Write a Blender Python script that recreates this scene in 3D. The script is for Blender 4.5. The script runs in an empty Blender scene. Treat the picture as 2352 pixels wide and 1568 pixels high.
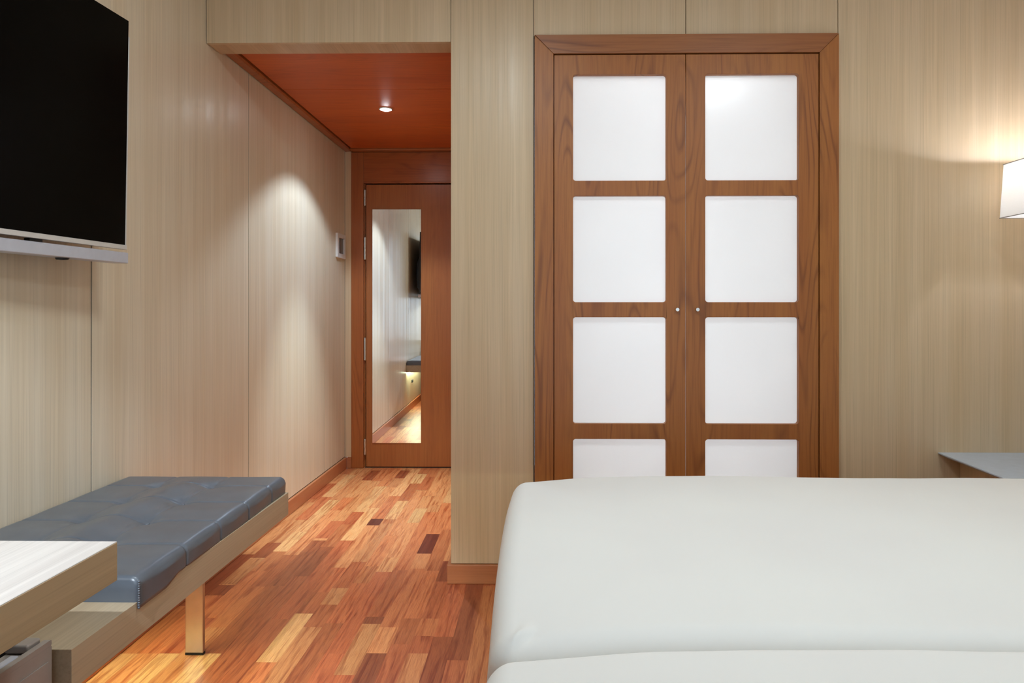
import bpy, bmesh, math, random
from mathutils import Vector, Matrix, noise
random.seed(11)
S = bpy.context.scene
COL = S.collection

# ------------------------------------------------------------------ helpers
def lin(c):
    out = []
    for v in c:
        v /= 255.0
        out.append(v / 12.92 if v <= 0.04045 else ((v + 0.055) / 1.055) ** 2.4)
    return (out[0], out[1], out[2], 1.0)

class NT:
    """tiny node-tree helper"""
    def __init__(self, name):
        self.m = bpy.data.materials.new(name); self.m.use_nodes = True
        self.t = self.m.node_tree; self.t.nodes.clear()
        self.out = self.n('ShaderNodeOutputMaterial')
    def n(self, typ, **kw):
        nd = self.t.nodes.new(typ)
        for k, v in kw.items(): setattr(nd, k, v)
        return nd
    def l(self, a, b): self.t.links.new(a, b)
    def val(self, sock, v):
        if hasattr(v, 'is_linked'): self.l(v, sock)
        else: sock.default_value = v
    def math(self, op, a, b=0.0, clamp=False):
        nd = self.n('ShaderNodeMath', operation=op, use_clamp=clamp)
        self.val(nd.inputs[0], a); self.val(nd.inputs[1], b)
        return nd.outputs[0]
    def mix(self, f, a, b, blend='MIX'):
        nd = self.n('ShaderNodeMix', data_type='RGBA', blend_type=blend)
        self.val(nd.inputs['Factor'], f)
        self.val(nd.inputs[6], a); self.val(nd.inputs[7], b)
        return nd.outputs[2]
    def coords(self, scale, rot=(0, 0, 0), off=(0, 0, 0)):
        tc = self.n('ShaderNodeTexCoord')
        mp = self.n('ShaderNodeMapping')
        mp.inputs['Scale'].default_value = scale
        mp.inputs['Rotation'].default_value = rot
        mp.inputs['Location'].default_value = off
        self.l(tc.outputs['Object'], mp.inputs['Vector'])
        return mp.outputs[0]
    def noise(self, vec, scale=1.0, detail=3.0, rough=0.55, dist=0.0):
        nd = self.n('ShaderNodeTexNoise')
        self.l(vec, nd.inputs['Vector'])
        nd.inputs['Scale'].default_value = scale
        nd.inputs['Detail'].default_value = detail
        nd.inputs['Roughness'].default_value = rough
        nd.inputs['Distortion'].default_value = dist
        return nd.outputs['Fac']
    def rng(self, v, a, b, c=0.0, d=1.0):
        nd = self.n('ShaderNodeMapRange'); nd.clamp = True
        self.val(nd.inputs[0], v)
        for i, x in enumerate((a, b, c, d)): nd.inputs[i + 1].default_value = x
        return nd.outputs[0]
    def bsdf(self, color, rough=0.5, metal=0.0, spec=0.5, bump=None, bstr=0.1, bdist=0.001, **kw):
        p = self.n('ShaderNodeBsdfPrincipled')
        self.val(p.inputs['Base Color'], color)
        self.val(p.inputs['Roughness'], rough)
        p.inputs['Metallic'].default_value = metal
        p.inputs['Specular IOR Level'].default_value = spec
        for k, v in kw.items(): p.inputs[k].default_value = v
        if bump is not None:
            b = self.n('ShaderNodeBump')
            b.inputs['Strength'].default_value = bstr
            b.inputs['Distance'].default_value = bdist
            self.l(bump, b.inputs['Height'])
            self.l(b.outputs[0], p.inputs['Normal'])
        self.l(p.outputs[0], self.out.inputs[0])
        return p

def axs(axis, a, g):
    return {'X': (g, a, a), 'Y': (a, g, a), 'Z': (a, a, g)}[axis]

def oak(name, axis='Z', base=(211, 188, 156), warm=(202, 176, 140), rough=(0.30, 0.42), off=0.0):
    t = NT(name)
    o = (off, off * 1.7, off * 0.6)
    fine = t.noise(t.coords(axs(axis, 260, 2.2), off=o), 1.0, 4.0, 0.6)
    mid = t.noise(t.coords(axs(axis, 60, 0.9), off=o), 1.0, 3.0, 0.6)
    band = t.noise(t.coords(axs(axis, 15, 0.25), off=o), 1.0, 2.0, 0.5)
    c = t.mix(t.rng(band, 0.3, 0.7), lin(base), lin(warm))
    dk = lin([v * 0.80 for v in warm])
    c = t.mix(t.rng(fine, 0.48, 0.80, 0.0, 0.50), c, dk)
    lt = lin([min(255, v * 1.07) for v in base])
    c = t.mix(t.rng(mid, 0.50, 0.75, 0.0, 0.50), c, lt)
    r = t.rng(band, 0.35, 0.65, rough[0], rough[1])
    t.bsdf(c, r, bump=fine, bstr=0.05, bdist=0.0005)
    return t.m

def cherry(name, axis='Z', base=(150, 92, 54), dark=(104, 56, 30), rough=0.33, cath=1.0, off=0.0):
    t = NT(name)
    o = (off, off * 1.3, off * 0.7)
    low = t.noise(t.coords(axs(axis, 5.5, 0.75), off=o), 1.0, 1.5, 0.45)
    ring = t.math('FRACT', t.math('MULTIPLY', low, 17.0))
    line = t.rng(t.math('ABSOLUTE', t.math('SUBTRACT', ring, 0.5)), 0.0, 0.22, 1.0, 0.0)
    brk = t.rng(t.noise(t.coords(axs(axis, 9, 2.0), off=o), 1.0, 2.0), 0.40, 0.62)
    fine = t.noise(t.coords(axs(axis, 190, 4.0), off=o), 1.0, 4.0, 0.62)
    band = t.noise(t.coords(axs(axis, 7, 0.5), off=o), 1.0, 2.0)
    c = t.mix(t.rng(band, 0.3, 0.7), lin(base), lin([base[0] * .93, base[1] * .87, base[2] * .86]))
    c = t.mix(t.rng(fine, 0.45, 0.80, 0.0, 0.55), c, lin(dark))
    c = t.mix(t.math('MULTIPLY', t.math('MULTIPLY', line, brk), 0.55 * cath), c, lin(dark))
    t.bsdf(c, rough, bump=fine, bstr=0.06, bdist=0.0005)
    return t.m

def plain(name, color, rough=0.5, metal=0.0, spec=0.5, **kw):
    t = NT(name); v = t.noise(t.coords((30, 30, 30)), 1.0, 3.0)
    c = t.mix(t.rng(v, 0.3, 0.7), lin(color), lin([x * 0.965 for x in color]))
    t.bsdf(c, rough, metal, spec, **kw); return t.m

class MB:
    """collects shapes for ONE mesh object"""
    def __init__(self): self.bm = bmesh.new()
    def box(self, x0, x1, y0, y1, z0, z1):
        if x0 > x1: x0, x1 = x1, x0
        v = [self.bm.verts.new((x, y, z)) for z in (z0, z1) for y in (y0, y1) for x in (x0, x1)]
        for f in ((0, 2, 3, 1), (4, 5, 7, 6), (0, 1, 5, 4), (2, 6, 7, 3), (0, 4, 6, 2), (1, 3, 7, 5)):
            self.bm.faces.new([v[i] for i in f])
        return self
    def prism(self, pts, axis, a, b):
        def P(p, w):
            return {'X': (w, p[0], p[1]), 'Y': (p[0], w, p[1]), 'Z': (p[0], p[1], w)}[axis]
        A = [self.bm.verts.new(P(p, a)) for p in pts]; B = [self.bm.verts.new(P(p, b)) for p in pts]
        n = len(pts)
        self.bm.faces.new(A[::-1]); self.bm.faces.new(B)
        for i in range(n): self.bm.faces.new((A[i], A[(i + 1) % n], B[(i + 1) % n], B[i]))
        return self
    def cyl(self, p, q, r, n=24, r2=None):
        p, q = Vector(p), Vector(q); d = q - p
        m = Matrix.Translation((p + q) / 2) @ d.to_track_quat('Z', 'Y').to_matrix().to_4x4()
        bmesh.ops.create_cone(self.bm, cap_ends=True, segments=n, radius1=r, radius2=r if r2 is None else r2, depth=d.length, matrix=m)
        return self
    def sphere(self, c, r, sx=1, sy=1, sz=1):
        m = Matrix.Translation(c) @ Matrix.Diagonal((sx, sy, sz, 1))
        bmesh.ops.create_uvsphere(self.bm, u_segments=20, v_segments=12, radius=r, matrix=m); return self
    def lathe(self, prof, c, n=40):
        rings = []
        for (r, z) in prof:
            rings.append([self.bm.verts.new((c[0] + r * math.cos(2 * math.pi * k / n), c[1] + r * math.sin(2 * math.pi * k / n), c[2] + z)) for k in range(n)])
        for i in range(len(rings) - 1):
            for k in range(n):
                self.bm.faces.new((rings[i][k], rings[i][(k + 1) % n], rings[i + 1][(k + 1) % n], rings[i + 1][k]))
        return self
    def holes(self, outer, holes, axis, a, b):
        """flat plate with holes, thickness a..b along axis"""
        def P(p, w): return {'X': (w, p[0], p[1]), 'Y': (p[0], w, p[1])}[axis]
        es = []
        for loop in [outer] + holes:
            vs = [self.bm.verts.new(P(p, a)) for p in loop]
            es += [self.bm.edges.new((vs[i], vs[(i + 1) % len(vs)])) for i in range(len(vs))]
        r = bmesh.ops.triangle_fill(self.bm, use_beauty=True, use_dissolve=False, edges=es)
        fs = [g for g in r['geom'] if isinstance(g, bmesh.types.BMFace)]
        ex = bmesh.ops.extrude_face_region(self.bm, geom=fs)
        d = {'X': Vector((b - a, 0, 0)), 'Y': Vector((0, b - a, 0))}[axis]
        bmesh.ops.translate(self.bm, verts=[g for g in ex['geom'] if isinstance(g, bmesh.types.BMVert)], vec=d)
        return self

def rrect(x0, x1, z0, z1, r, n=6):
    pts = []
    for (cx, cz, a0) in ((x1 - r, z1 - r, 0), (x0 + r, z1 - r, 90), (x0 + r, z0 + r, 180), (x1 - r, z0 + r, 270)):
        for k in range(n + 1):
            a = math.radians(a0 + 90 * k / n); pts.append((cx + r * math.cos(a), cz + r * math.sin(a)))
    return pts

WLOC = {}
def obj(name, mb, mat, parent=None, bevel=0.0, smooth=False, seg=2, local=False, recalc=True):
    bm = mb.bm
    if recalc: bmesh.ops.recalc_face_normals(bm, faces=bm.faces)
    if parent is not None and not local:
        bmesh.ops.translate(bm, verts=bm.verts, vec=-WLOC[parent.name])
    me = bpy.data.meshes.new(name); bm.to_mesh(me); bm.free()
    o = bpy.data.objects.new(name, me); COL.objects.link(o)
    me.materials.append(mat)
    if parent is not None: o.parent = parent
    WLOC[o.name] = WLOC[parent.name].copy() if parent is not None else Vector((0, 0, 0))
    if bevel > 0:
        md = o.modifiers.new('bevel', 'BEVEL'); md.width = bevel; md.segments = seg
        md.limit_method = 'ANGLE'; md.angle_limit = math.radians(40)
        md.harden_normals = True
        for p in me.polygons: p.use_smooth = True
    if smooth:
        for p in me.polygons: p.use_smooth = True
    return o

def thing(name, label, cat, loc=(0, 0, 0), rotz=0.0, group=None):
    o = bpy.data.objects.new(name, None); COL.objects.link(o)
    o.location = loc; o.rotation_euler = (0, 0, rotz); o.empty_display_size = 0.05
    WLOC[o.name] = Vector(loc)
    o['label'] = label; o['category'] = cat
    if group: o['group'] = group
    return o
def tag(o, label, cat, group=None):
    o['label'] = label; o['category'] = cat
    if group: o['group'] = group
    return o
def struct(name, mb, mat, **kw):
    o = obj(name, mb, mat, **kw); o['kind'] = 'structure'; return o
def copy_tree(o, parent=None):
    c = o.copy(); COL.objects.link(c); c.parent = parent
    for ch in list(o.children): copy_tree(ch, c)
    return c

# ------------------------------------------------------------------ dimensions (metres)
XL = -1.39          # left wall face
XR = 2.12           # right wall face
YA = 2.822          # wall with the wardrobe
YD = 4.865          # entry door leaf face
YB = -2.00          # window wall
ZC = 2.62           # room ceiling
PX = -0.3678        # left edge of the pier beside the hallway

# ------------------------------------------------------------------ materials
M_oak = oak('light_oak_veneer')
M_oakL = oak('light_oak_veneer_hall', base=(222, 209, 186), warm=(216, 199, 171), off=3.1)
M_oakY = oak('light_oak_boards', 'Y', base=(170, 143, 110), warm=(156, 129, 95), rough=(0.30, 0.42), off=1.3)
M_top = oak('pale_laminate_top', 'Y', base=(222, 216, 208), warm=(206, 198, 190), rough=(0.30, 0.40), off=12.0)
M_oakX = oak('light_oak_end', 'X', base=(190, 160, 122), warm=(176, 146, 108), rough=(0.35, 0.45), off=2.3)
M_ch = cherry('cherry_veneer_upright', 'Z', (172, 109, 50), (116, 63, 26), 0.44, 1.35)
M_chX = cherry('cherry_veneer_level', 'X', (160, 100, 54), (108, 58, 28), 0.40, 1.35, 2.0)
M_chD = cherry('cherry_door', 'Z', (172, 106, 55), (126, 70, 35), 0.30, 0.35, 5.0)
M_chDX = cherry('cherry_door_header', 'X', (170, 96, 46), (110, 56, 24), 0.28, 1.0, 7.0)
M_chC = cherry('cherry_ceiling', 'X', (208, 102, 42), (140, 60, 24), 0.45, 0.55, 9.0)
M_skX = cherry('cherry_skirting_level', 'X', (190, 126, 82), (160, 98, 60), 0.34, 0.5, 4.0)
M_skY = cherry('cherry_skirting_long', 'Y', (190, 124, 82), (160, 98, 60), 0.34, 0.4, 4.0)
M_dark = plain('dark_gap', (28, 22, 18), 0.8)
M_white = plain('white_paint', (236, 234, 230), 0.75)
M_frame = plain('white_lacquer', (232, 232, 230), 0.35)
M_steel = plain('brushed_steel', (205, 198, 190), 0.30, 1.0)
M_silver = plain('silver_plastic', (200, 203, 214), 0.36, 0.30)
M_chin = plain('silver_trim', (222, 221, 218), 0.32, 0.40)
M_black = plain('black_plastic', (16, 16, 17), 0.4)
M_ptaupe = plain('taupe_laminate', (196, 211, 228), 0.32)
M_fr = plain('minibar_grey', (160, 150, 143), 0.34, 0.15)
M_frd = plain('minibar_dark', (58, 54, 52), 0.35, 0.2)
M_knob = plain('brushed_knob', (214, 208, 200), 0.25, 1.0)

def m_screen():
    t = NT('tv_glass')
    t.bsdf((0.0008, 0.0008, 0.0009, 1), 0.24, 0.0, 0.07); return t.m
M_screen = m_screen()

def m_leather():
    t = NT('slate_leather')
    v = t.noise(t.coords((900, 900, 900)), 1.0, 2.0, 0.6)
    w = t.noise(t.coords((14, 14, 14)), 1.0, 3.0)
    c = t.mix(t.rng(w, 0.3, 0.7), lin((90, 97, 105)), lin((83, 89, 96)))
    t.bsdf(c, 0.33, 0.0, 0.7, bump=v, bstr=0.12, bdist=0.0008); return t.m
M_leather = m_leather()

def m_linen():
    t = NT('white_linen')
    v = t.noise(t.coords((700, 700, 700)), 1.0, 2.0)
    w = t.noise(t.coords((2.2, 2.2, 2.2)), 1.0, 2.0)
    c = t.mix(t.rng(w, 0.3, 0.7), lin((238, 238, 235)), lin((234, 233, 231)))
    t.bsdf(c, 0.85, 0.0, 0.2, bump=v, bstr=0.05, bdist=0.0006); return t.m
M_linen = m_linen()

def m_floor():
    t = NT('parquet')
    at = t.n('ShaderNodeAttribute'); at.attribute_name = 'tone'; at.attribute_type = 'GEOMETRY'
    a2 = t.n('ShaderNodeAttribute'); a2.attribute_name = 'seed'; a2.attribute_type = 'GEOMETRY'
    co = t.coords((1, 1, 1))
    sh = t.n('ShaderNodeVectorMath', operation='ADD'); t.l(co, sh.inputs[0]); t.l(a2.outputs['Vector'], sh.inputs[1])
    def sc(s):
        nd = t.n('ShaderNodeVectorMath', operation='MULTIPLY'); t.l(sh.outputs[0], nd.inputs[0]); nd.inputs[1].default_value = s
        return nd.outputs[0]
    fine = t.noise(sc((330, 14, 1)), 1.0, 4.0, 0.65)
    mid = t.noise(sc((60, 3.2, 1)), 1.0, 3.0, 0.55, 0.6)
    fl = t.noise(sc((24, 7.0, 1)), 1.0, 2.0, 0.5, 1.2)
    base = at.outputs['Color']
    c = t.mix(t.rng(fine, 0.42, 0.72, 0.0, 0.62), base, t.mix(1.0, base, lin((186, 142, 118)), 'MULTIPLY'))
    c = t.mix(t.rng(mid, 0.48, 0.66, 0.0, 0.75), c, t.mix(1.0, c, lin((190, 140, 112)), 'MULTIPLY'))
    c = t.mix(t.rng(fl, 0.55, 0.75, 0.0, 0.30), c, t.mix(1.0, c, lin((255, 216, 176)), 'MULTIPLY'))
    t.bsdf(c, 0.36, 0.0, 0.45, bump=fine, bstr=0.08, bdist=0.0005); return t.m
M_floor = m_floor()

def m_pane():
    t = NT('frosted_glass')
    d = t.n('ShaderNodeBsdfDiffuse'); d.inputs[0].default_value = (0.86, 0.87, 0.88, 1)
    tr = t.n('ShaderNodeBsdfTranslucent'); tr.inputs[0].default_value = (0.93, 0.94, 0.95, 1)
    gl = t.n('ShaderNodeBsdfGlossy'); gl.inputs['Roughness'].default_value = 0.18
    v = t.noise(t.coords((3, 3, 3)), 1.0, 1.0)
    a = t.n('ShaderNodeMixShader'); t.l(t.rng(v, 0.0, 1.0, 0.48, 0.52), a.inputs[0])
    t.l(d.outputs[0], a.inputs[1]); t.l(tr.outputs[0], a.inputs[2])
    fr = t.n('ShaderNodeFresnel'); fr.inputs[0].default_value = 1.45
    b = t.n('ShaderNodeMixShader'); t.l(t.math('MULTIPLY', fr.outputs[0], 0.8), b.inputs[0])
    t.l(a.outputs[0], b.inputs[1]); t.l(gl.outputs[0], b.inputs[2]); t.l(b.outputs[0], t.out.inputs[0])
    return t.m
M_pane = m_pane()

def m_mirror():
    t = NT('mirror_silver')
    t.bsdf((0.93, 0.94, 0.935, 1), 0.0, 1.0); return t.m
M_mirror = m_mirror()

def m_emit(name, col, s):
    t = NT(name); e = t.n('ShaderNodeEmission'); e.inputs[0].default_value = (*col, 1); e.inputs[1].default_value = s
    t.l(e.outputs[0], t.out.inputs[0]); return t.m
M_diff = m_emit('added_lamp_diffuser', (0.88, 1.0, 1.06), 1.2)  # glow of the added ceiling lamps
M_led = m_emit('downlight_lens', (0.92, 0.96, 1.0), 40.0)
M_strip = m_emit('warm_led_strip', (0.84, 1.0, 0.70), 48.0)
M_bulb = m_emit('warm_bulb', (1.0, 0.93, 0.80), 30.0)

def m_shade():
    t = NT('white_lamp_fabric')
    d = t.n('ShaderNodeBsdfDiffuse'); d.inputs[0].default_value = (0.88, 0.87, 0.84, 1)
    tr = t.n('ShaderNodeBsdfTranslucent'); tr.inputs[0].default_value = (0.90, 0.88, 0.84, 1)
    v = t.noise(t.coords((500, 500, 500)), 1.0, 2.0)
    a = t.n('ShaderNodeMixShader'); t.l(t.rng(v, 0.2, 0.8, 0.54, 0.62), a.inputs[0])
    t.l(d.outputs[0], a.inputs[1]); t.l(tr.outputs[0], a.inputs[2]); t.l(a.outputs[0], t.out.inputs[0])
    return t.m
M_shade = m_shade()

def m_window():
    t = NT('window_glass')
    tr = t.n('ShaderNodeBsdfTransparent'); tr.inputs[0].default_value = (0.96, 0.98, 0.97, 1)
    gl = t.n('ShaderNodeBsdfGlossy'); gl.inputs['Roughness'].default_value = 0.02
    fr = t.n('ShaderNodeFresnel'); fr.inputs[0].default_value = 1.45
    a = t.n('ShaderNodeMixShader'); t.l(fr.outputs[0], a.inputs[0]); t.l(tr.outputs[0], a.inputs[1]); t.l(gl.outputs[0], a.inputs[2])
    t.l(a.outputs[0], t.out.inputs[0]); return t.m
M_wglass = m_window()

# ------------------------------------------------------------------ camera maths, used to lay out the parquet
CX, HY, F, H = 1216.0, 711.0, 1568.0, 1.13
TH = math.atan(24 / 1568)
def on_floor(px, py):
    c, s = math.cos(TH), math.sin(TH)
    d = F * H / (py - HY); xc = (px - CX) / F * d
    return xc * c - d * s, xc * s + d * c

# ------------------------------------------------------------------ floor: strips of one mesh, tone per strip
def build_floor():
    W = 0.068; X0 = -0.299
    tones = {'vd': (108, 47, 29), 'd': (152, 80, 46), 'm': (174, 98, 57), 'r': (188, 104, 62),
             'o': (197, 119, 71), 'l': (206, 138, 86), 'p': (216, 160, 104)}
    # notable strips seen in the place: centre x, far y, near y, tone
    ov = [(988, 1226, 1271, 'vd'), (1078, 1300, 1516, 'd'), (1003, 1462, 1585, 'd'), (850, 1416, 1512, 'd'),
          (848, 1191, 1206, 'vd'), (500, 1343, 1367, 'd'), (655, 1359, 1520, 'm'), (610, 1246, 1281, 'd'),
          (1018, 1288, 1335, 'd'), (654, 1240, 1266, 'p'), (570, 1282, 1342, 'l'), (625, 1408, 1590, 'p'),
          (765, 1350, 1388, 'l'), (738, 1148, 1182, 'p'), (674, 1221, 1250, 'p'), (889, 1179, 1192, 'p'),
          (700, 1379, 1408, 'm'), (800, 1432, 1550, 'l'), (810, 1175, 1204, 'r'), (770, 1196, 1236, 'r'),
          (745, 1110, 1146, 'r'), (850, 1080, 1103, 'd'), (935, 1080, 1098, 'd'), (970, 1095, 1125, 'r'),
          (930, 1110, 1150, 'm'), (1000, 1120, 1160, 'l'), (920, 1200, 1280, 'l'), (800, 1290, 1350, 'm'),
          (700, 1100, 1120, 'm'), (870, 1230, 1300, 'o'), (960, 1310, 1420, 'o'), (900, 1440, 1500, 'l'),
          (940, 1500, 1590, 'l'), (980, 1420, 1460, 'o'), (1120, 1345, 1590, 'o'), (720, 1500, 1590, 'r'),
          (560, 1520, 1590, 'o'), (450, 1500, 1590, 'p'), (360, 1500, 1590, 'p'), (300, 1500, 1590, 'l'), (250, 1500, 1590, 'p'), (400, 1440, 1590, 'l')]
    per = {}
    for (px, yf, yn, tn) in ov:
        ym = (yf + yn) / 2
        xa, _ = on_floor(px, ym)
        k = math.floor((xa - X0) / W)
        per.setdefault(k, []).append((on_floor(px, yn)[1], on_floor(px, yf)[1], tn))
    bm = bmesh.new()
    cl = bm.loops.layers.float_color.new('tone'); sl = bm.loops.layers.float_vector.new('seed')
    k0 = math.floor((XL - 0.02 - X0) / W); k1 = math.ceil((XR + 0.02 - X0) / W)
    near = ['d', 'm', 'm', 'm', 'r', 'r', 'r', 'o', 'o', 'l']; far = ['r', 'o', 'o', 'l', 'l', 'l', 'l', 'p']  # hallway strips lighter: the downlight's glow is put into their tones
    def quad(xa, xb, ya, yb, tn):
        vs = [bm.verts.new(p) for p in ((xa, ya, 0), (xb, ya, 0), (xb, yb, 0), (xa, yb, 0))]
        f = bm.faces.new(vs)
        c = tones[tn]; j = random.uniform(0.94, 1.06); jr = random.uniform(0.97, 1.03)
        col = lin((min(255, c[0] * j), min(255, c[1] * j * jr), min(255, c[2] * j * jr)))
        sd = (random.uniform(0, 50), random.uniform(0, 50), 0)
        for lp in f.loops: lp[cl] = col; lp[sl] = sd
    Y0, Y1 = YB - 0.05, YD + 0.10
    for k in range(k0, k1 + 1):
        xa, xb = X0 + k * W, X0 + (k + 1) * W
        segs = sorted(per.get(k, []))
        y = Y0; i = 0
        while y < Y1 - 1e-4:
            if i < len(segs) and y >= segs[i][0] - 1e-4:
                e = min(Y1, segs[i][1])
                if e > y: quad(xa, xb, y, e, segs[i][2]); y = e
                i += 1; continue
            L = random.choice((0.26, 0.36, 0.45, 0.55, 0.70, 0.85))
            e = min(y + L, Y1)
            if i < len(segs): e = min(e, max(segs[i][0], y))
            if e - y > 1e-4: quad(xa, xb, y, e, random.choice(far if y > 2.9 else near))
            y = e
    bmesh.ops.translate(bm, verts=bm.verts, vec=(0, 0, 0))
    me = bpy.data.meshes.new('floor'); bm.to_mesh(me); bm.free()
    o = bpy.data.objects.new('floor', me); COL.objects.link(o); me.materials.append(M_floor)
    o['kind'] = 'structure'
build_floor()

# ------------------------------------------------------------------ left wall (panels with open joints)
b = MB(); js = [-2.6, -1.336, -0.192, 0.952, 2.0953, 3.2374, 4.3828, YD - 0.02]
for a, c in zip(js[:-1], js[1:]): b.box(XL - 0.018, XL, max(a, YB) + 0.0028, c - 0.0028, 0.084, ZC)
struct('wall_left', b, M_oakL)
b = MB().box(XL - 0.06, XL - 0.019, YB - 0.1, YD + 0.1, 0, ZC)
for c in js[1:-1]: b.box(XL - 0.0188, XL - 0.0020, c - 0.0027, c + 0.0027, 0.084, ZC)
b.box(XL - 0.0188, XL - 0.0020, YB, YD - 0.02, 0.0795, 0.0838)
struct('wall_left_backing', b, M_dark)
struct('baseboard_left', MB().box(XL - 0.015, XL + 0.014, YB, YD - 0.015, 0.0005, 0.079), M_skY, bevel=0.0025)

# wall with the wardrobe: pier, boards over the wardrobe, right-hand board
b = MB()
b.box(PX, -0.0262, YA, YA + 0.02, 0.080, ZC)
b.box(-0.0236, 0.5995, YA, YA + 0.02, 2.2615, ZC)
b.box(0.6025, 1.2218, YA, YA + 0.02, 2.2615, ZC)
b.box(1.2248, XR, YA, YA + 0.02, 0.080, ZC)
struct('wall_back', b, M_oak)
b = MB()
b.box(PX + 0.004, -0.0222, YA + 0.021, YA + 0.045, 0, ZC); b.box(-0.0220, 1.2212, YA + 0.021, YA + 0.045, 2.2596, ZC)
b.box(1.2214, XR, YA + 0.021, YA + 0.045, 0, ZC)
struct('wall_back_backing', b, M_dark)
struct('wall_hall', MB().box(PX, PX + 0.018, YA + 0.021, YD + 0.05, 0.080, ZC), M_oak)
b = MB(); b.box(PX - 0.0145, -0.024, YA - 0.014, YA + 0.012, 0.0005, 0.0775); b.box(PX - 0.0145, PX + 0.01, YA + 0.0125, YD - 0.012, 0.0005, 0.0775)
struct('baseboard_pier', b, M_skX, bevel=0.002)
struct('baseboard_back', MB().box(1.2215, XR, YA - 0.014, YA + 0.012, 0.0005, 0.0775), M_skX, bevel=0.002)
struct('wall_right', MB().box(XR, XR + 0.05, YB - 0.1, YA + 0.05, 0, ZC), M_oak)
struct('ceiling', MB().box(XL - 0.1, XR + 0.1, YB - 0.1, YD + 0.2, ZC, ZC + 0.05), M_white)

# hallway portal: lintel board, its underside, red wooden ceiling, cove moulding
struct('trim_1', MB().box(XL + 0.003, PX - 0.0022, YA, YA + 0.018, 2.2395, ZC), oak('light_oak_lintel', off=6.0))
struct('trim_2', MB().box(XL + 0.003, PX - 0.0005, YA + 0.0185, 2.945, 2.2395, 2.262), oak('light_oak_lintel_under', 'Y', base=(205, 176, 142), warm=(192, 160, 124), off=6.0), bevel=0.0008)
b = MB()
b.box(XL + 0.056, PX, 2.947, 3.5250, 2.272, 2.290); b.box(XL + 0.056, PX, 3.5292, YD - 0.062, 2.272, 2.290)
struct('ceiling_hall', b, M_chC)
struct('ceiling_hall_backing', MB().box(XL, PX, 2.947, YD + 0.05, 2.292, 2.31).box(XL + 0.056, PX, 3.5252, 3.5290, 2.2745, 2.2915), M_dark)
b = MB()
b.prism([(XL + 0.005, 2.2545), (XL + 0.040, 2.2575), (XL + 0.047, 2.266), (XL + 0.047, 2.284), (XL + 0.005, 2.284)], 'Y', 2.947, YD - 0.0155)
b.prism([(YD - 0.0155, 2.2545), (YD - 0.050, 2.2575), (YD - 0.056, 2.266), (YD - 0.056, 2.284), (YD - 0.0155, 2.284)], 'X', XL + 0.048, PX)
struct('trim_3', b, M_chDX)

# far end of the hallway: oak return, door frame, header
struct('wall_hall_end', MB().box(XL, -1.3460, YD - 0.015, YD + 0.005, 0.080, 2.262), M_oak)
struct('baseboard_hall_end', MB().box(XL + 0.0145, -1.3460, YD - 0.020, YD - 0.002, 0.0005, 0.079), M_skX, bevel=0.002)
struct('wall_hall_end_backing', MB().box(XL, PX + 0.02, YD + 0.055, YD + 0.10, 0, ZC), M_dark)

# ------------------------------------------------------------------ entry door
D = thing('door_1', 'red-brown cherry entry door with a tall mirror at the end of the hallway', 'door', (-1.243, YD, 0))
D['kind'] = 'structure'
fr = MB(); fr.box(-1.3455, -1.2585, YD - 0.015, YD + 0.05, 0.001, 2.2525)
obj('door_jamb', fr, cherry('cherry_jamb', 'Z', (172, 102, 50), (122, 64, 30), 0.32, 0.9, 11.0), D, bevel=0.002)
obj('door_header', MB().box(-1.2580, PX - 0.001, YD - 0.012, YD + 0.05, 2.0400, 2.2525), M_chDX, D)
obj('door_lip', MB().box(-1.2580, PX - 0.001, YD - 0.016, YD + 0.02, 2.0320, 2.0395), M_chDX, D, bevel=0.002)
obj('door_rebate', MB().box(-1.2580, -1.2500, YD + 0.010, YD + 0.05, 0.001, 2.0315), M_chD, D)
obj('door_leaf', MB().box(-1.2430, -0.4300, YD, YD + 0.042, 0.008, 2.0235), M_chD, D, bevel=0.0012)
obj('threshold', MB().box(-1.2500, PX - 0.016, YD + 0.002, YD + 0.048, 0.0005, 0.0065), M_dark, D)
for (za, zb) in ((1.877, 1.984), (1.491, 1.645), (0.771, 0.925), (0.096, 0.200)):
    zm = (za + zb) / 2
    h = MB(); h.cyl((-1.2505, YD - 0.003, za), (-1.2505, YD - 0.003, zm - 0.0008), 0.0085, 16)
    h.cyl((-1.2505, YD - 0.003, zm + 0.0008), (-1.2505, YD - 0.003, zb), 0.0085, 16)
    h.sphere((-1.2505, YD - 0.003, za), 0.007); h.sphere((-1.2505, YD - 0.003, zb), 0.007)
    obj('hinge', h, M_steel, D, smooth=False)
mir = MB()
a0, wd = math.radians(0.8), 0.3465
c0, s0 = math.cos(a0), math.sin(a0)
pts = [(-1.1955, YD - 0.0075), (-1.1955 + wd * c0, YD - 0.0075 + wd * s0), (-1.1955 + wd * c0 - 0.003 * s0, YD - 0.0005), (-1.1955, YD - 0.0005)]
mir.prism(pts, 'Z', 0.1785, 1.8460)
obj('mirror', mir, M_mirror, D)['label'] = 'tall narrow frameless mirror'

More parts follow.
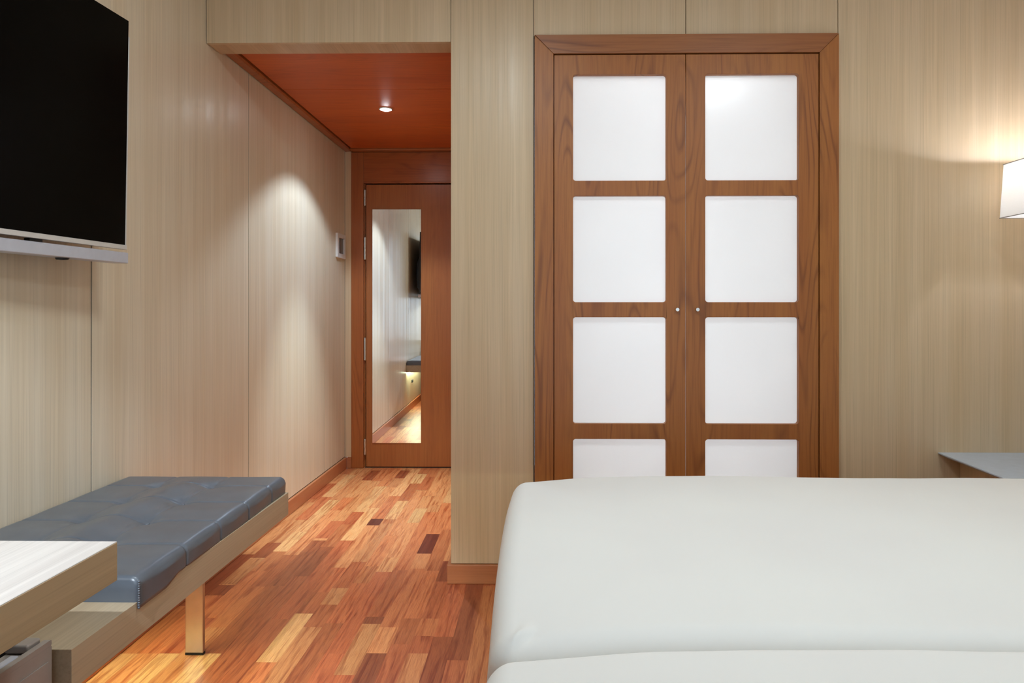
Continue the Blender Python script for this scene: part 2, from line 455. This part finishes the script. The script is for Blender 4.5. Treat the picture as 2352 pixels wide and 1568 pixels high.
# plate on the hallway wall
T = thing('wall_panel', 'small white-framed panel with dark window on left hallway wall near the door', 'wall panel', (XL, 4.717, 1.48))
ya, yb, za, zb = 4.622, 4.812, 1.487, 1.655
f = MB().holes(rrect(ya, yb, za, zb, 0.008), [rrect(ya + 0.036, yb - 0.030, za + 0.030, zb - 0.030, 0.004)], 'X', XL + 0.0005, XL + 0.016)
obj('panel_frame', f, M_frame, T, bevel=0.003)
obj('panel_window', MB().box(XL + 0.0005, XL + 0.008, ya + 0.0365, yb - 0.0305, za + 0.0305, zb - 0.0305), plain('smoked_window', (96, 90, 86), 0.2), T)
obj('panel_divider', MB().box(XL + 0.0085, XL + 0.0105, ya + 0.066, ya + 0.070, za + 0.032, zb - 0.032), M_dark, T)

# ------------------------------------------------------------------ downlight in the hallway ceiling
L = thing('downlight', 'small round white downlight glowing in the red hallway ceiling', 'ceiling light', (-0.877, 3.873, 2.272))
obj('trim_ring', MB().lathe([(0.0295, 0.0), (0.0295, -0.003), (0.033, -0.005), (0.038, -0.004), (0.039, 0.0)], (-0.877, 3.873, 2.272)), M_chin, L, smooth=True)
obj('lens', MB().lathe([(0.0001, -0.0115), (0.012, -0.0105), (0.021, -0.0080), (0.027, -0.0035), (0.0285, -0.0005)], (-0.877, 3.873, 2.272)), M_led, L, smooth=True)

# ------------------------------------------------------------------ wardrobe
Wd = thing('wardrobe', 'built-in cherry wardrobe with two doors of backlit frosted glass panes', 'wardrobe', (0.5997, YA, 0))
FZ = YA - 0.018
m = 0.0006
obj('frame_jamb', MB().prism([(-0.0216, 0.001), (0.0556, 0.001), (0.0556, 2.1812 - m), (-0.0216, 2.2584 - m * 2)], 'Y', FZ, YA + 0.05), M_ch, Wd, bevel=0.0015)
obj('frame_jamb', MB().prism([(1.1430, 0.001), (1.2208, 0.001), (1.2208, 2.2590 - m * 2), (1.1430, 2.1812 - m)], 'Y', FZ, YA + 0.05), M_ch, Wd, bevel=0.0015)
obj('frame_header', MB().prism([(0.0556, 2.1812), (1.1430, 2.1812), (1.2208, 2.2590), (-0.0216, 2.2590)], 'Y', FZ, YA + 0.05), M_chX, Wd, bevel=0.0015)
obj('plinth', MB().box(0.0556, 1.1430, YA + 0.004, YA + 0.04, 0.001, 0.062), M_chX, Wd)
zs = [(1.6600, 2.0960), (1.1610, 1.5980), (0.6620, 1.0990), (0.1630, 0.5985)]
DY = YA - 0.013
def wdoor(x0, x1, g0, g1, kx):
    holes = [rrect(g0, g1, a, c, 0.011) for a, c in zs]
    d = obj('door', MB().holes([(x0, 0.066), (x1, 0.066), (x1, 2.1770), (x0, 2.1770)], holes, 'Y', DY, DY + 0.024), M_ch, Wd, bevel=0.0018)
    for a, c in zs:
        obj('glass_pane', MB().box(g0 - 0.012, g1 + 0.012, DY + 0.0245, DY + 0.0295, a - 0.012, c + 0.012), M_pane, d)
    kb = MB(); kb.cyl((kx, DY, 1.1305), (kx, DY - 0.010, 1.1305), 0.0045, 16); kb.cyl((kx, DY - 0.010, 1.1305), (kx, DY - 0.017, 1.1305), 0.0072, 20)
    obj('knob', kb, M_knob, d)
wdoor(0.0588, 0.5970, 0.1366, 0.5185, 0.5615)
wdoor(0.5992, 1.1400, 0.6785, 1.0591, 0.6437)
cb = MB()
cb.box(0.035, 0.050, YA + 0.0495, YA + 0.60, 0.001, 2.30); cb.box(1.150, 1.165, YA + 0.0495, YA + 0.60, 0.001, 2.30)
cb.box(0.050, 1.150, YA + 0.585, YA + 0.60, 0.001, 2.30); cb.box(0.050, 1.150, YA + 0.0495, YA + 0.585, 2.24, 2.255)
cb.box(0.050, 1.150, YA + 0.052, YA + 0.585, 0.05, 0.065)
obj('carcass', cb, M_white, Wd)
ds_ = MB(); ds_.box(0.0505, 0.0690, DY + 0.0265, YA + 0.049, 0.063, 2.239); obj('gap_light_block', ds_, M_chD, Wd)  # unseen strips added behind the door gaps to block the interior light
ds_ = MB(); ds_.box(1.1310, 1.1495, DY + 0.0265, YA + 0.049, 0.063, 2.239); obj('gap_light_block', ds_, M_chD, Wd)
ds_ = MB(); ds_.box(0.0695, 1.1305, DY + 0.0300, YA + 0.049, 2.112, 2.2395); obj('gap_light_block', ds_, M_chD, Wd)

# ------------------------------------------------------------------ bench
BX = -0.840
Bn = thing('bench', 'low light oak bench with a tufted slate leather cushion along the left wall', 'bench', (XL, 1.74, 0))
obj('bench_board', MB().box(XL + 0.001, BX, 1.212, 2.268, 0.446, 0.5205), oak('light_oak_bench', 'Y', base=(180, 161, 133), warm=(168, 147, 118), rough=(0.32, 0.44), off=8.0), Bn, bevel=0.001)
for (ya, yb) in ((2.2160, 2.2310), (1.2700, 1.2850)):
    lg = obj('leg', MB().box(-1.1600, -1.1020, ya, yb, 0.008, 0.4455), M_steel, Bn, bevel=0.0015)
    obj('leg_foot', MB().box(-1.1604, -1.1016, ya - 0.0004, yb + 0.0004, 0.0006, 0.0078), M_black, lg)
obj('light_strip', MB().box(XL + 0.020, XL + 0.032, 1.26, 2.22, 0.4375, 0.4455), M_strip, Bn)['label'] = 'glowing warm strip'

def cushion():
    y0, y1 = 1.409, 2.266
    xb, xf = XL + 0.004, -0.8470
    zb, zt = 0.5210, 0.574
    rr = 0.020
    prof = []   # (x, z, nx, nz) from back bottom over the top to front bottom
    def add(x, z, nx, nz): prof.append((x, z, nx, nz))
    for k in range(6): add(xb, zb + (zt - rr - zb) * k / 6, -1, 0)
    for k in range(7):
        a = math.pi - math.pi / 2 * k / 6; add(xb + rr + rr * math.cos(a), zt - rr + rr * math.sin(a), math.cos(a), math.sin(a))
    N = 120
    for k in range(1, N): add(xb + rr + (xf - xb - 2 * rr) * k / N, zt, 0, 1)
    for k in range(9):
        a = math.pi / 2 - math.pi / 2 * k / 8; add(xf - rr + rr * math.cos(a), zt - rr + rr * math.sin(a), math.cos(a), math.sin(a))
    zl = zb - 0.014
    for k in range(1, 9): add(xf, zt - rr + (zb - zt + rr) * k / 8, 1, 0)
    seamsY = [2.140, 1.963, 1.786, 1.608]
    rows = [-1.208, -1.036]
    def g(d, w): return math.exp(-(d / w) ** 2)
    bm = bmesh.new(); rings = []
    M = 190
    for j in range(M + 1):
        y = y0 + (y1 - y0) * j / M
        e = min(y - y0, y1 - y) / 0.012
        sh = 0.0 if e >= 1 else 0.009 * (1 - math.sqrt(max(0, 1 - (1 - e) ** 2)))
        ds = [y - s for s in seamsY]; dn = min(abs(d) for d in ds)
        sec = 0.5 + 0.5 * math.cos(2 * math.pi * (y - 1.608) / 0.1773)   # 1 on a seam
        ring = []
        hem = 0.014 * max(0.0, min(1.0, (0.16 - (y - y0)) / 0.05))
        for (x, z, nx, nz) in prof:
            if nx > 0.99: z -= hem * ((zt - rr - z) / (zt - rr - zb)) ** 2
            top = max(0.0, nz)
            inn = max(0.0, min(1.0, (x - xb) / 0.09)) * max(0.0, min(1.0, (xf - x) / 0.05 + 0.3))
            dx = 0.0
            # puff between the stitched lines
            colw = min(abs(x - rows[0]), abs(x - rows[1])) / 0.086
            ey = max(0.0, min(1.0, (y1 - y) / 0.16)) * max(0.0, min(1.0, (y - y0) / 0.10))
            ctr = g(x - 0.5 * (rows[0] + rows[1]), 0.052)
            puff = (0.0025 * (1 - sec) + 0.0150 * ctr) * top
            dx += puff * inn * ey
            for r_ in rows:
                for d in ds:
                    q = math.hypot((x - r_) * 1.0, d)
                    dx -= 0.0095 * g(q, 0.028) * top
            groove = 0.0034 * g(dn, 0.0036) * (1.0 if nz > 0 else 0.9)
            for r_ in rows: groove += 0.0018 * g(x - r_, 0.0045) * top
            dx -= groove
            if nz <= 0 and nx > 0: dx += 0.0022 * (1 - sec) * max(0.0, min(1.0, (z - zb) / 0.03))
            dx -= sh
            wv = 0.0012 * noise.noise(Vector((x * 9, y * 9, z * 9)))
            skew = 0.0115 * (1 - (y - y0) / (y1 - y0)) * max(0.0, (x - xb) / (xf - xb)) ** 3
            ring.append(bm.verts.new((x + nx * (dx + wv) + skew, y, z + nz * (dx + wv))))
        rings.append(ring)
    for j in range(M):
        for i in range(len(prof) - 1):
            bm.faces.new((rings[j][i], rings[j][i + 1], rings[j + 1][i + 1], rings[j + 1][i]))
        bm.faces.new((rings[j][-1], rings[j][0], rings[j + 1][0], rings[j + 1][-1]))
    bm.faces.new(rings[0]); bm.faces.new(rings[-1][::-1])
    mb = MB(); mb.bm.free(); mb.bm = bm
    cu = obj('cushion', mb, M_leather, Bn, smooth=True)
    for r_ in rows:
        for s in seamsY:
            bt = MB(); bt.sphere((r_, s, zt - 0.0095), 0.006, 1, 1, 0.5)
            obj('button', bt, M_leather, cu, smooth=True)
    pp = MB()
    for k in range(12):
        za, zc = zl + (zt - 0.008 - zl) * k / 12, zl + (zt - 0.008 - zl) * (k + 1) / 12
        pp.cyl((xf + 0.0115, y0 + 0.001, za), (xf + 0.0115, y0 + 0.001, zc), 0.0022, 10)
    obj('piping', pp, M_leather, cu, smooth=True)
cushion()

tag(obj('wall_outlet', MB().box(XL + 0.0005, XL + 0.012, 1.835, 1.905, 0.293, 0.325), M_dark, bevel=0.003),
    'small dark outlet on the left wall under the leather bench', 'outlet')

# ------------------------------------------------------------------ desk
Dk = thing('desk', 'light oak desk with a thick top at the lower left, in front of the bench', 'desk', (XL, 0.25, 0))
obj('desk_top', MB().box(XL + 0.001, -0.6930, -0.75, 1.1095, 0.6865, 0.7490), M_oakY, Dk, bevel=0.001)
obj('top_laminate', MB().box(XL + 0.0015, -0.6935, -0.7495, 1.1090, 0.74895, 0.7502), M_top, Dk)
obj('side_panel', MB().box(XL + 0.001, -0.72, -0.74, -0.70, 0.001, 0.6860), M_oak, Dk)
obj('back_rail', MB().box(XL + 0.001, XL + 0.03, -0.69, 1.10, 0.560, 0.6860), M_oakY, Dk)

# ------------------------------------------------------------------ minibar
Fg = thing('minibar', 'grey minibar fridge under the desk beside the bench end', 'fridge', (-1.10, 0.98, 0))
FX, fy0, fy1, ft = -0.8600, 0.72, 1.190, 0.5495
obj('body', MB().box(-1.30, -0.925, fy0, fy1 - 0.006, 0.012, 0.546), M_frd, Fg, bevel=0.004)
for (x, y) in ((-1.26, fy0 + 0.04), (-0.965, fy0 + 0.04), (-1.26, fy1 - 0.05), (-0.965, fy1 - 0.05)):
    obj('foot', MB().cyl((x, y, 0.0006), (x, y, 0.0118), 0.014, 16), M_black, Fg)
d = MB()
d.prism(rrect(fy0, fy1, 0.030, ft - 0.010, 0.003), 'X', -0.915, FX)
# raised rim on the top of the door with a finger channel
d.holes(rrect(fy0, fy1, ft - 0.0098, ft, 0.003), [], 'X', FX - 0.012, FX)
door = obj('door', d, M_fr, Fg, bevel=0.003, seg=3)
ch = MB()
ch.prism([(FX - 0.034, ft - 0.0098), (FX - 0.019, ft - 0.0098), (FX - 0.019, ft - 0.003), (FX - 0.034, ft - 0.003)], 'Y', fy0 + 0.02, fy1 - 0.050)
obj('handle_rail', ch, M_silver, door, bevel=0.0028, seg=3)
obj('hinge_cap', MB().box(-0.918, FX - 0.016, fy1 - 0.036, fy1 - 0.004, ft - 0.0095, ft + 0.006), M_fr, door, bevel=0.004, seg=3)
obj('door_panel', MB().box(FX + 0.0002, FX + 0.0022, fy0 + 0.02, fy1 - 0.010, 0.05, ft - 0.034), M_fr, door, bevel=0.0006)

# ------------------------------------------------------------------ television and soundbar
yaw = -math.radians(4.8)
TV = thing('television', 'wall-mounted flat television with a black screen and silver lower edge', 'television', (-1.2535, 2.0500, 1.3115), yaw)
# local frame: -y runs towards the window wall, +x out into the room
def tilt(o):
    o.rotation_euler = (0, math.radians(1.0), 0); return o
TW, TH_ = 1.235, 0.693
tilt(obj('housing', MB().box(-0.030, -0.0045, -TW, 0, 0.002, TH_), M_black, TV, bevel=0.002, local=True))
tilt(obj('back_cover', MB().prism([(-0.031, 0.03), (-0.031, 0.42), (-0.060, 0.36), (-0.060, 0.08)], 'Y', -0.62, -0.10), M_black, TV, local=True)).location = (0, 0, 0)
tilt(obj('screen', MB().box(-0.004, 0.000, -TW + 0.004, -0.0055, 0.0140, TH_ - 0.003), M_screen, TV, local=True))
tilt(obj('lower_bezel', MB().box(-0.010, 0.003, -TW, -0.0005, 0.000, 0.0135), M_chin, TV, local=True, bevel=0.001))
tilt(obj('side_trim', MB().box(-0.010, 0.0005, -0.0050, 0.0, 0.0140, TH_ - 0.05), M_chin, TV, local=True, bevel=0.0005))
obj('wall_mount', MB().box(-0.0845, -0.0575, -0.60, -0.40, 0.18, 0.34), M_black, TV, local=True)
SB = thing('soundbar', 'slim silver soundbar hung under the television', 'soundbar', (-1.2535, 2.0500, 1.2700), yaw)
obj('body', MB().box(-0.040, 0.006, -1.10, 0.002, 0.000, 0.0325), M_silver, SB, local=True, bevel=0.0025)
obj('foot', MB().lathe([(0.0001, -0.006), (0.014, -0.005), (0.017, 0.0), (0.0001, 0.0)], (-0.020, -0.225, 0.0)), M_black, SB, local=True, smooth=True)
for q0 in (-0.34, -0.90):
    obj('bracket', MB().box(-0.028, -0.012, q0, q0 + 0.04, 0.0327, 0.0426), M_black, SB, local=True)

# ------------------------------------------------------------------ beds
def make_bed():
    bx0, bx1 = -0.094, 2.08
    by0, by1 = 1.075, 2.150
    B = thing('bed', 'made bed with a smooth white duvet, the one nearer the wardrobe', 'bed', ((bx0 + bx1) / 2, (by0 + by1) / 2, 0))
    B['group'] = 'twin beds with white duvets'
    obj('base', MB().box(bx0 + 0.10, bx1, by0 + 0.07, by1 - 0.07, 0.09, 0.29), plain('bed_base_fabric', (92, 82, 74), 0.9), B, bevel=0.006)
    for x in (bx0 + 0.18, bx1 - 0.10):
        for y in (by0 + 0.15, by1 - 0.15): obj('leg', MB().cyl((x, y, 0.0006), (x, y, 0.0898), 0.022, 16), M_black, B)
    obj('mattress', MB().box(bx0 + 0.075, bx1 - 0.005, by0 + 0.05, by1 - 0.05, 0.2905, 0.520), M_linen, B, bevel=0.03, seg=3)
    # duvet
    r = 0.05; zt = 0.616; zlow = 0.245
    def prof(lo, hi, two):
        """list of (pos along the axis, a in -1..1 rounding parameter, extra drop)"""
        P = []
        for k in range(8): P.append((lo, -1.0, (zt - r - zlow) * (1 - k / 8)))
        for k in range(13): P.append((None, -1.0 + k / 12, 0.0))
        n = 84 if not two else 56
        for k in range(1, n): P.append((lo + r + (hi - (r if two else 0) - lo - r) * (k / n if two else (k / n) ** 1.8), 0.0, 0.0))
        if two:
            for k in range(13): P.append((None, k / 12, 0.0))
            for k in range(1, 9): P.append((hi, 1.0, (zt - r - zlow) * k / 8))
        else: P.append((hi, 0.0, 0.0))
        return P
    PXs, PYs = prof(bx0, bx1, False), prof(by0, by1, True)
    bm = bmesh.new(); grid = []
    for (px, a, da) in PXs:
        row = []
        for (py, c, dc) in PYs:
            sa = math.copysign(math.sin(abs(a) * math.pi / 2), a); sc = math.copysign(math.sin(abs(c) * math.pi / 2), c)
            ax, cy = sa * math.sqrt(1 - sc * sc * 0.5), sc * math.sqrt(1 - sa * sa * 0.5)
            x = (bx0 + r + r * ax) if (a != 0 or px is None) else px
            if c != 0 or py is None: y = (by0 + r + r * cy) if c <= 0 and c != 0 else (by1 - r + r * cy)
            else: y = py
            if py is None and c == 0: y = by0 + r if row and len(row) < 30 else by1 - r
            m_ = min(1.0, math.sqrt(ax * ax + cy * cy))
            dr = r * (1 - math.sqrt(max(0.0, 1 - m_ * m_))) + max(da, dc)
            z = zt - dr
            if da > 0 or dc > 0:      # hanging skirt: soft folds and a slight flare
                fl = max(da, dc) / (zt - r - zlow)
                w = 0.012 * fl * math.sin(11 * (x + y) + 2.0) + 0.006 * fl
                if da > 0: x -= w + 0.004 * fl
            # gentle loft: lower towards the foot corners, full in the middle
            fx = max(0.0, min(1.0, (x - bx0) / 0.34)); fy = max(0.0, min(1.0, min(y - by0, by1 - y) / 0.30))
            if da == 0 and dc == 0:
                z -= 0.026 * (1 - fx) ** 2 * (1 - 0.55 * fy)
                z += 0.006 * math.sin(math.pi * fy / 2)
                z += 0.006 * noise.noise(Vector((x * 2.3, y * 2.3, 1.7))) + 0.002 * noise.noise(Vector((x * 9, y * 7, 4.2)))
            # small tuck at the near foot corner
            if dc == 0 and da == 0:
                u_, v_ = (x + 0.030) * 0.8 + (y - by0 - 0.040) * 0.6, -(x + 0.030) * 0.6 + (y - by0 - 0.040) * 0.8
                z += 0.010 * math.exp(-(u_ / 0.022) ** 2 - (v_ / 0.007) ** 2)
                z -= 0.010 * math.exp(-((u_ - 0.012) / 0.020) ** 2 - ((v_ + 0.011) / 0.006) ** 2)
            # edge line bows very slightly
            if a < 0: x += 0.010 * ((y - 1.66) / 0.55) ** 2 * abs(sa)
            row.append(bm.verts.new((x, y, z)))
        grid.append(row)
    for i in range(len(grid) - 1):
        for j in range(len(grid[0]) - 1):
            bm.faces.new((grid[i][j], grid[i + 1][j], grid[i + 1][j + 1], grid[i][j + 1]))
    bmesh.ops.remove_doubles(bm, verts=bm.verts, dist=1e-5)
    mb = MB(); mb.bm.free(); mb.bm = bm
    dv = obj('duvet', mb, M_linen, B, smooth=True)
    sm = dv.modifiers.new('soften', 'SMOOTH'); sm.factor = 0.5; sm.iterations = 4
    sb = dv.modifiers.new('sub', 'SUBSURF'); sb.levels = 1; sb.render_levels = 1
    return B
bed = make_bed()
bed2 = copy_tree(bed)
bed2.location.y -= 1.079
bed2['label'] = 'made bed with a smooth white duvet, the nearest one along the bottom edge'

# ------------------------------------------------------------------ bedside table and lamp at the right
Nt = thing('bedside_table', 'grey wall-hung bedside table between the bed and the oak wall', 'bedside table', (1.87, 2.63, 0.40))
t0 = 0.5455
tp = MB()
v = tp.bm
x0a, x1a, y0a, y1a = 1.630, XR - 0.0003, 2.395, YA - 0.0003
tv_ = [(x0a - 0.020, y0a), (x1a, y0a), (x1a, y1a), (x0a, y1a)]
mid_ = [(x0a - 0.020, y0a), (x1a, y0a), (x1a, y1a), (x0a, y1a)]
bt_ = [(x0a + 0.020, y0a + 0.03), (x1a, y0a + 0.03), (x1a, y1a), (x0a + 0.034, y1a)]
R0 = [v.verts.new((*p, t0)) for p in tv_]; R1 = [v.verts.new((*p, t0 - 0.004)) for p in mid_]; R2 = [v.verts.new((*p, t0 - 0.022)) for p in bt_]
v.faces.new(R0)
for A_, B_ in ((R0, R1), (R1, R2)):
    for k in range(4): v.faces.new((A_[k], A_[(k + 1) % 4], B_[(k + 1) % 4], B_[k]))
v.faces.new(R2[::-1])
obj('top', tp, M_ptaupe, Nt)
obj('drawer_box', MB().box(1.72, XR - 0.0003, 2.470, YA - 0.0003, 0.385, t0 - 0.0225), M_oak, Nt, bevel=0.001)
obj('drawer_front', MB().box(1.722, XR - 0.003, 2.452, 2.4695, 0.389, t0 - 0.026), M_oak, Nt, bevel=0.001)

Lp = thing('wall_lamp', 'wall lamp with a white rectangular fabric shade glowing at the right edge', 'lamp', (2.12, 2.61, 1.59))
sx0, sx1, sy0, sy1, sz0, sz1 = 1.800, 2.060, 2.520, 2.700, 1.4880, 1.6960
tk = 0.0025; tpz = 0.010
def ringpts(inset, shrink):
    return [(sx0 + inset + shrink, sy0 + inset + shrink * .6), (sx1 - inset - shrink, sy0 + inset + shrink * .6), (sx1 - inset - shrink, sy1 - inset - shrink * .6), (sx0 + inset + shrink, sy1 - inset - shrink * .6)]
sh = MB(); q = sh.bm
ob = [q.verts.new((*p, sz0)) for p in ringpts(0, 0)]; ot = [q.verts.new((*p, sz1)) for p in ringpts(0, tpz)]
ib = [q.verts.new((*p, sz0)) for p in ringpts(tk, 0)]; it = [q.verts.new((*p, sz1)) for p in ringpts(tk, tpz)]
for k in range(4):
    n = (k + 1) % 4
    q.faces.new((ob[k], ob[n], ot[n], ot[k])); q.faces.new((ib[n], ib[k], it[k], it[n]))
    q.faces.new((ob[n], ob[k], ib[k], ib[n])); q.faces.new((ot[k], ot[n], it[n], it[k]))
shd = obj('shade', sh, M_shade, Lp)
M_rim = plain('rim_grey', (150, 146, 140), 0.5)
for zz, s_ in ((sz0, 0.0), (sz1, tpz)):
    rim = MB(); P = ringpts(-0.0006, s_)
    for k in range(4):
        n = (k + 1) % 4; rim.cyl((*P[k], zz), (*P[n], zz), 0.0016, 8)
    obj('shade_rim', rim, M_rim, shd)
LB = (1.935, 2.600, 1.655)
obj('bulb', MB().sphere((LB[0], LB[1], LB[2] - 0.012), 0.018, 1, 1, 1.2), M_bulb, Lp, smooth=True)
obj('socket', MB().cyl((LB[0], LB[1], LB[2] - 0.075), (LB[0], LB[1], LB[2] - 0.036), 0.014, 16), M_white, Lp)
obj('arm', MB().cyl((LB[0], LB[1], LB[2] - 0.080), (2.110, LB[1], LB[2] - 0.080), 0.008, 16), M_steel, Lp, smooth=False)
obj('wall_plate', MB().cyl((2.108, LB[1], LB[2] - 0.080), (XR - 0.0005, LB[1], LB[2] - 0.080), 0.045, 28), M_steel, Lp)

# ------------------------------------------------------------------ window wall behind the camera
wx0, wx1, wz0, wz1 = -1.15, 1.90, 0.10, 2.40
b = MB(); b.holes([(XL - 0.05, 0), (XR + 0.05, 0), (XR + 0.05, ZC), (XL - 0.05, ZC)], [[(wx0, wz0), (wx1, wz0), (wx1, wz1), (wx0, wz1)]], 'Y', YB, YB - 0.10)
struct('wall_front', b, M_white)
Wn = thing('window_1', 'wide white-framed window behind the camera', 'window', (0.37, YB - 0.05, wz0)); Wn['kind'] = 'structure'
b = MB(); mid = (wx0 + wx1) / 2
b.holes([(wx0, wz0), (wx1, wz0), (wx1, wz1), (wx0, wz1)],
        [[(wx0 + .06, wz0 + .06), (mid - .03, wz0 + .06), (mid - .03, wz1 - .06), (wx0 + .06, wz1 - .06)],
         [(mid + .03, wz0 + .06), (wx1 - .06, wz0 + .06), (wx1 - .06, wz1 - .06), (mid + .03, wz1 - .06)]], 'Y', YB - 0.03, YB - 0.08)
obj('window_frame', b, M_frame, Wn)
obj('window_pane', MB().box(wx0 + .055, mid - .025, YB - 0.058, YB - 0.052, wz0 + .055, wz1 - .055), M_wglass, Wn)
obj('window_pane', MB().box(mid + .025, wx1 - .055, YB - 0.058, YB - 0.052, wz0 + .055, wz1 - .055), M_wglass, Wn)

# unseen ceiling spotlight, added behind the camera to brighten the desk
Sp = thing('added_ceiling_spotlight', 'added white ceiling spotlight, unseen, aimed at the desk', 'spotlight', (-0.60, -0.95, ZC))
obj('housing', MB().lathe([(0.0001, 0.0), (0.035, -0.0005), (0.035, -0.012), (0.030, -0.018), (0.0001, -0.018)], (-0.60, -0.95, ZC - 0.0005)), M_frame, Sp, smooth=False)

# unseen flush ceiling lamps, added to light the beds from above
for (cx_, cy_, lb_) in ((-0.15, 1.35, 'added round flush ceiling lamp, unseen, over the passage beside the beds'), (1.15, 1.15, 'added round flush ceiling lamp, unseen, above the beds')):
    cl_ = thing('added_ceiling_lamp', lb_, 'added ceiling lamp', (cx_, cy_, ZC))
    obj('lamp_base', MB().lathe([(0.0001, -0.0005), (0.215, -0.0005), (0.215, -0.030), (0.203, -0.030), (0.203, -0.012), (0.0001, -0.012)], (cx_, cy_, ZC)), M_frame, cl_)
    obj('diffuser', MB().lathe([(0.202, -0.022), (0.19, -0.032), (0.14, -0.042), (0.0001, -0.047)], (cx_, cy_, ZC)), M_diff, cl_, smooth=True)

# ------------------------------------------------------------------ lights
def light(name, typ, loc, energy, color=(1, 1, 1), rot=(0, 0, 0), **kw):
    ld = bpy.data.lights.new(name, typ); ld.energy = energy; ld.color = color
    for k, v_ in kw.items(): setattr(ld, k, v_)
    o = bpy.data.objects.new(name, ld); COL.objects.link(o); o.location = loc; o.rotation_euler = rot
    return o
light('hall_spot', 'SPOT', (-0.877, 3.873, 2.250), 19.0, (0.64, 0.81, 1.0), (0, 0, 0), spot_size=math.radians(113), spot_blend=0.30, shadow_soft_size=0.022)
light('lamp_bulb', 'POINT', LB, 5.0, (0.83, 0.92, 1.15), shadow_soft_size=0.02)
wl = light('wardrobe_light', 'AREA', (0.60, YA + 0.20, 2.23), 1.9, (0.95, 0.98, 1.02), (math.radians(-8), 0, 0), shape='RECTANGLE', size=0.9, size_y=0.12)
wl2 = light('wardrobe_light_low', 'AREA', (0.60, YA + 0.56, 1.1), 9.9, (0.95, 0.98, 1.02), (math.radians(-90), 0, 0), shape='RECTANGLE', size=0.95, size_y=2.0)
light('hall_spot_beam', 'SPOT', (-0.877, 3.873, 2.250), 82.0, (0.80, 1.0, 1.12), (0, 0, 0), spot_size=math.radians(58), spot_blend=0.9, shadow_soft_size=0.022)
for cx_, cy_ in ((-0.15, 1.35), (1.15, 1.15)):
    light('added_ceiling_light', 'AREA', (cx_, cy_, ZC - 0.052), 5.6 if cx_ < 0 else 3.7, (0.89, 1.0, 1.04), (0, 0, 0), shape='DISK', size=0.40)  # light from the two added ceiling lamps
tgt = Vector((-1.02, 1.15, 0.60)); src = Vector((-0.60, -0.95, ZC - 0.03))
q_ = (tgt - src).to_track_quat('-Z', 'Y').to_euler()
light('added_desk_spot', 'SPOT', src, 150.0, (0.86, 0.97, 1.12), q_, spot_size=math.radians(34), spot_blend=0.5, shadow_soft_size=0.02)  # light from the added spotlight, brightens desk and bench end
pw = light('window_portal', 'AREA', ((wx0 + wx1) / 2, YB - 0.09, (wz0 + wz1) / 2), 1.0, (1, 1, 1), (math.radians(90), 0, 0), shape='RECTANGLE', size=wx1 - wx0, size_y=wz1 - wz0)
pw.data.cycles.is_portal = True

w = bpy.data.worlds.new('sky'); S.world = w; w.use_nodes = True
bg = w.node_tree.nodes['Background']; bg.inputs[0].default_value = (0.82, 0.96, 1.13, 1); bg.inputs[1].default_value = 0.75

# ------------------------------------------------------------------ camera
cd = bpy.data.cameras.new('camera'); cam = bpy.data.objects.new('camera', cd); COL.objects.link(cam)
cd.sensor_width = 36.0; cd.sensor_fit = 'HORIZONTAL'; cd.lens = 36.0 * F / 2352.0
cd.shift_x = -(CX - 1176.0) / 2352.0
cd.shift_y = -(784.0 - HY) / 2352.0
cd.clip_start = 0.02
cam.location = (0, 0, H); cam.rotation_euler = (math.radians(90), 0, TH)
S.camera = cam

S.cycles.use_denoising = True
S.cycles.max_bounces = 8; S.cycles.diffuse_bounces = 5; S.cycles.glossy_bounces = 4; S.cycles.transmission_bounces = 4
S.cycles.use_adaptive_sampling = True; S.cycles.adaptive_threshold = 0.06
S.cycles.sample_clamp_indirect = 8.0
S.cycles.caustics_reflective = False; S.cycles.caustics_refractive = False
vs = S.view_settings
vs.view_transform = 'Standard'; vs.look = 'None'; vs.gamma = 1.0; vs.use_curve_mapping = False
vs.exposure = 1.4
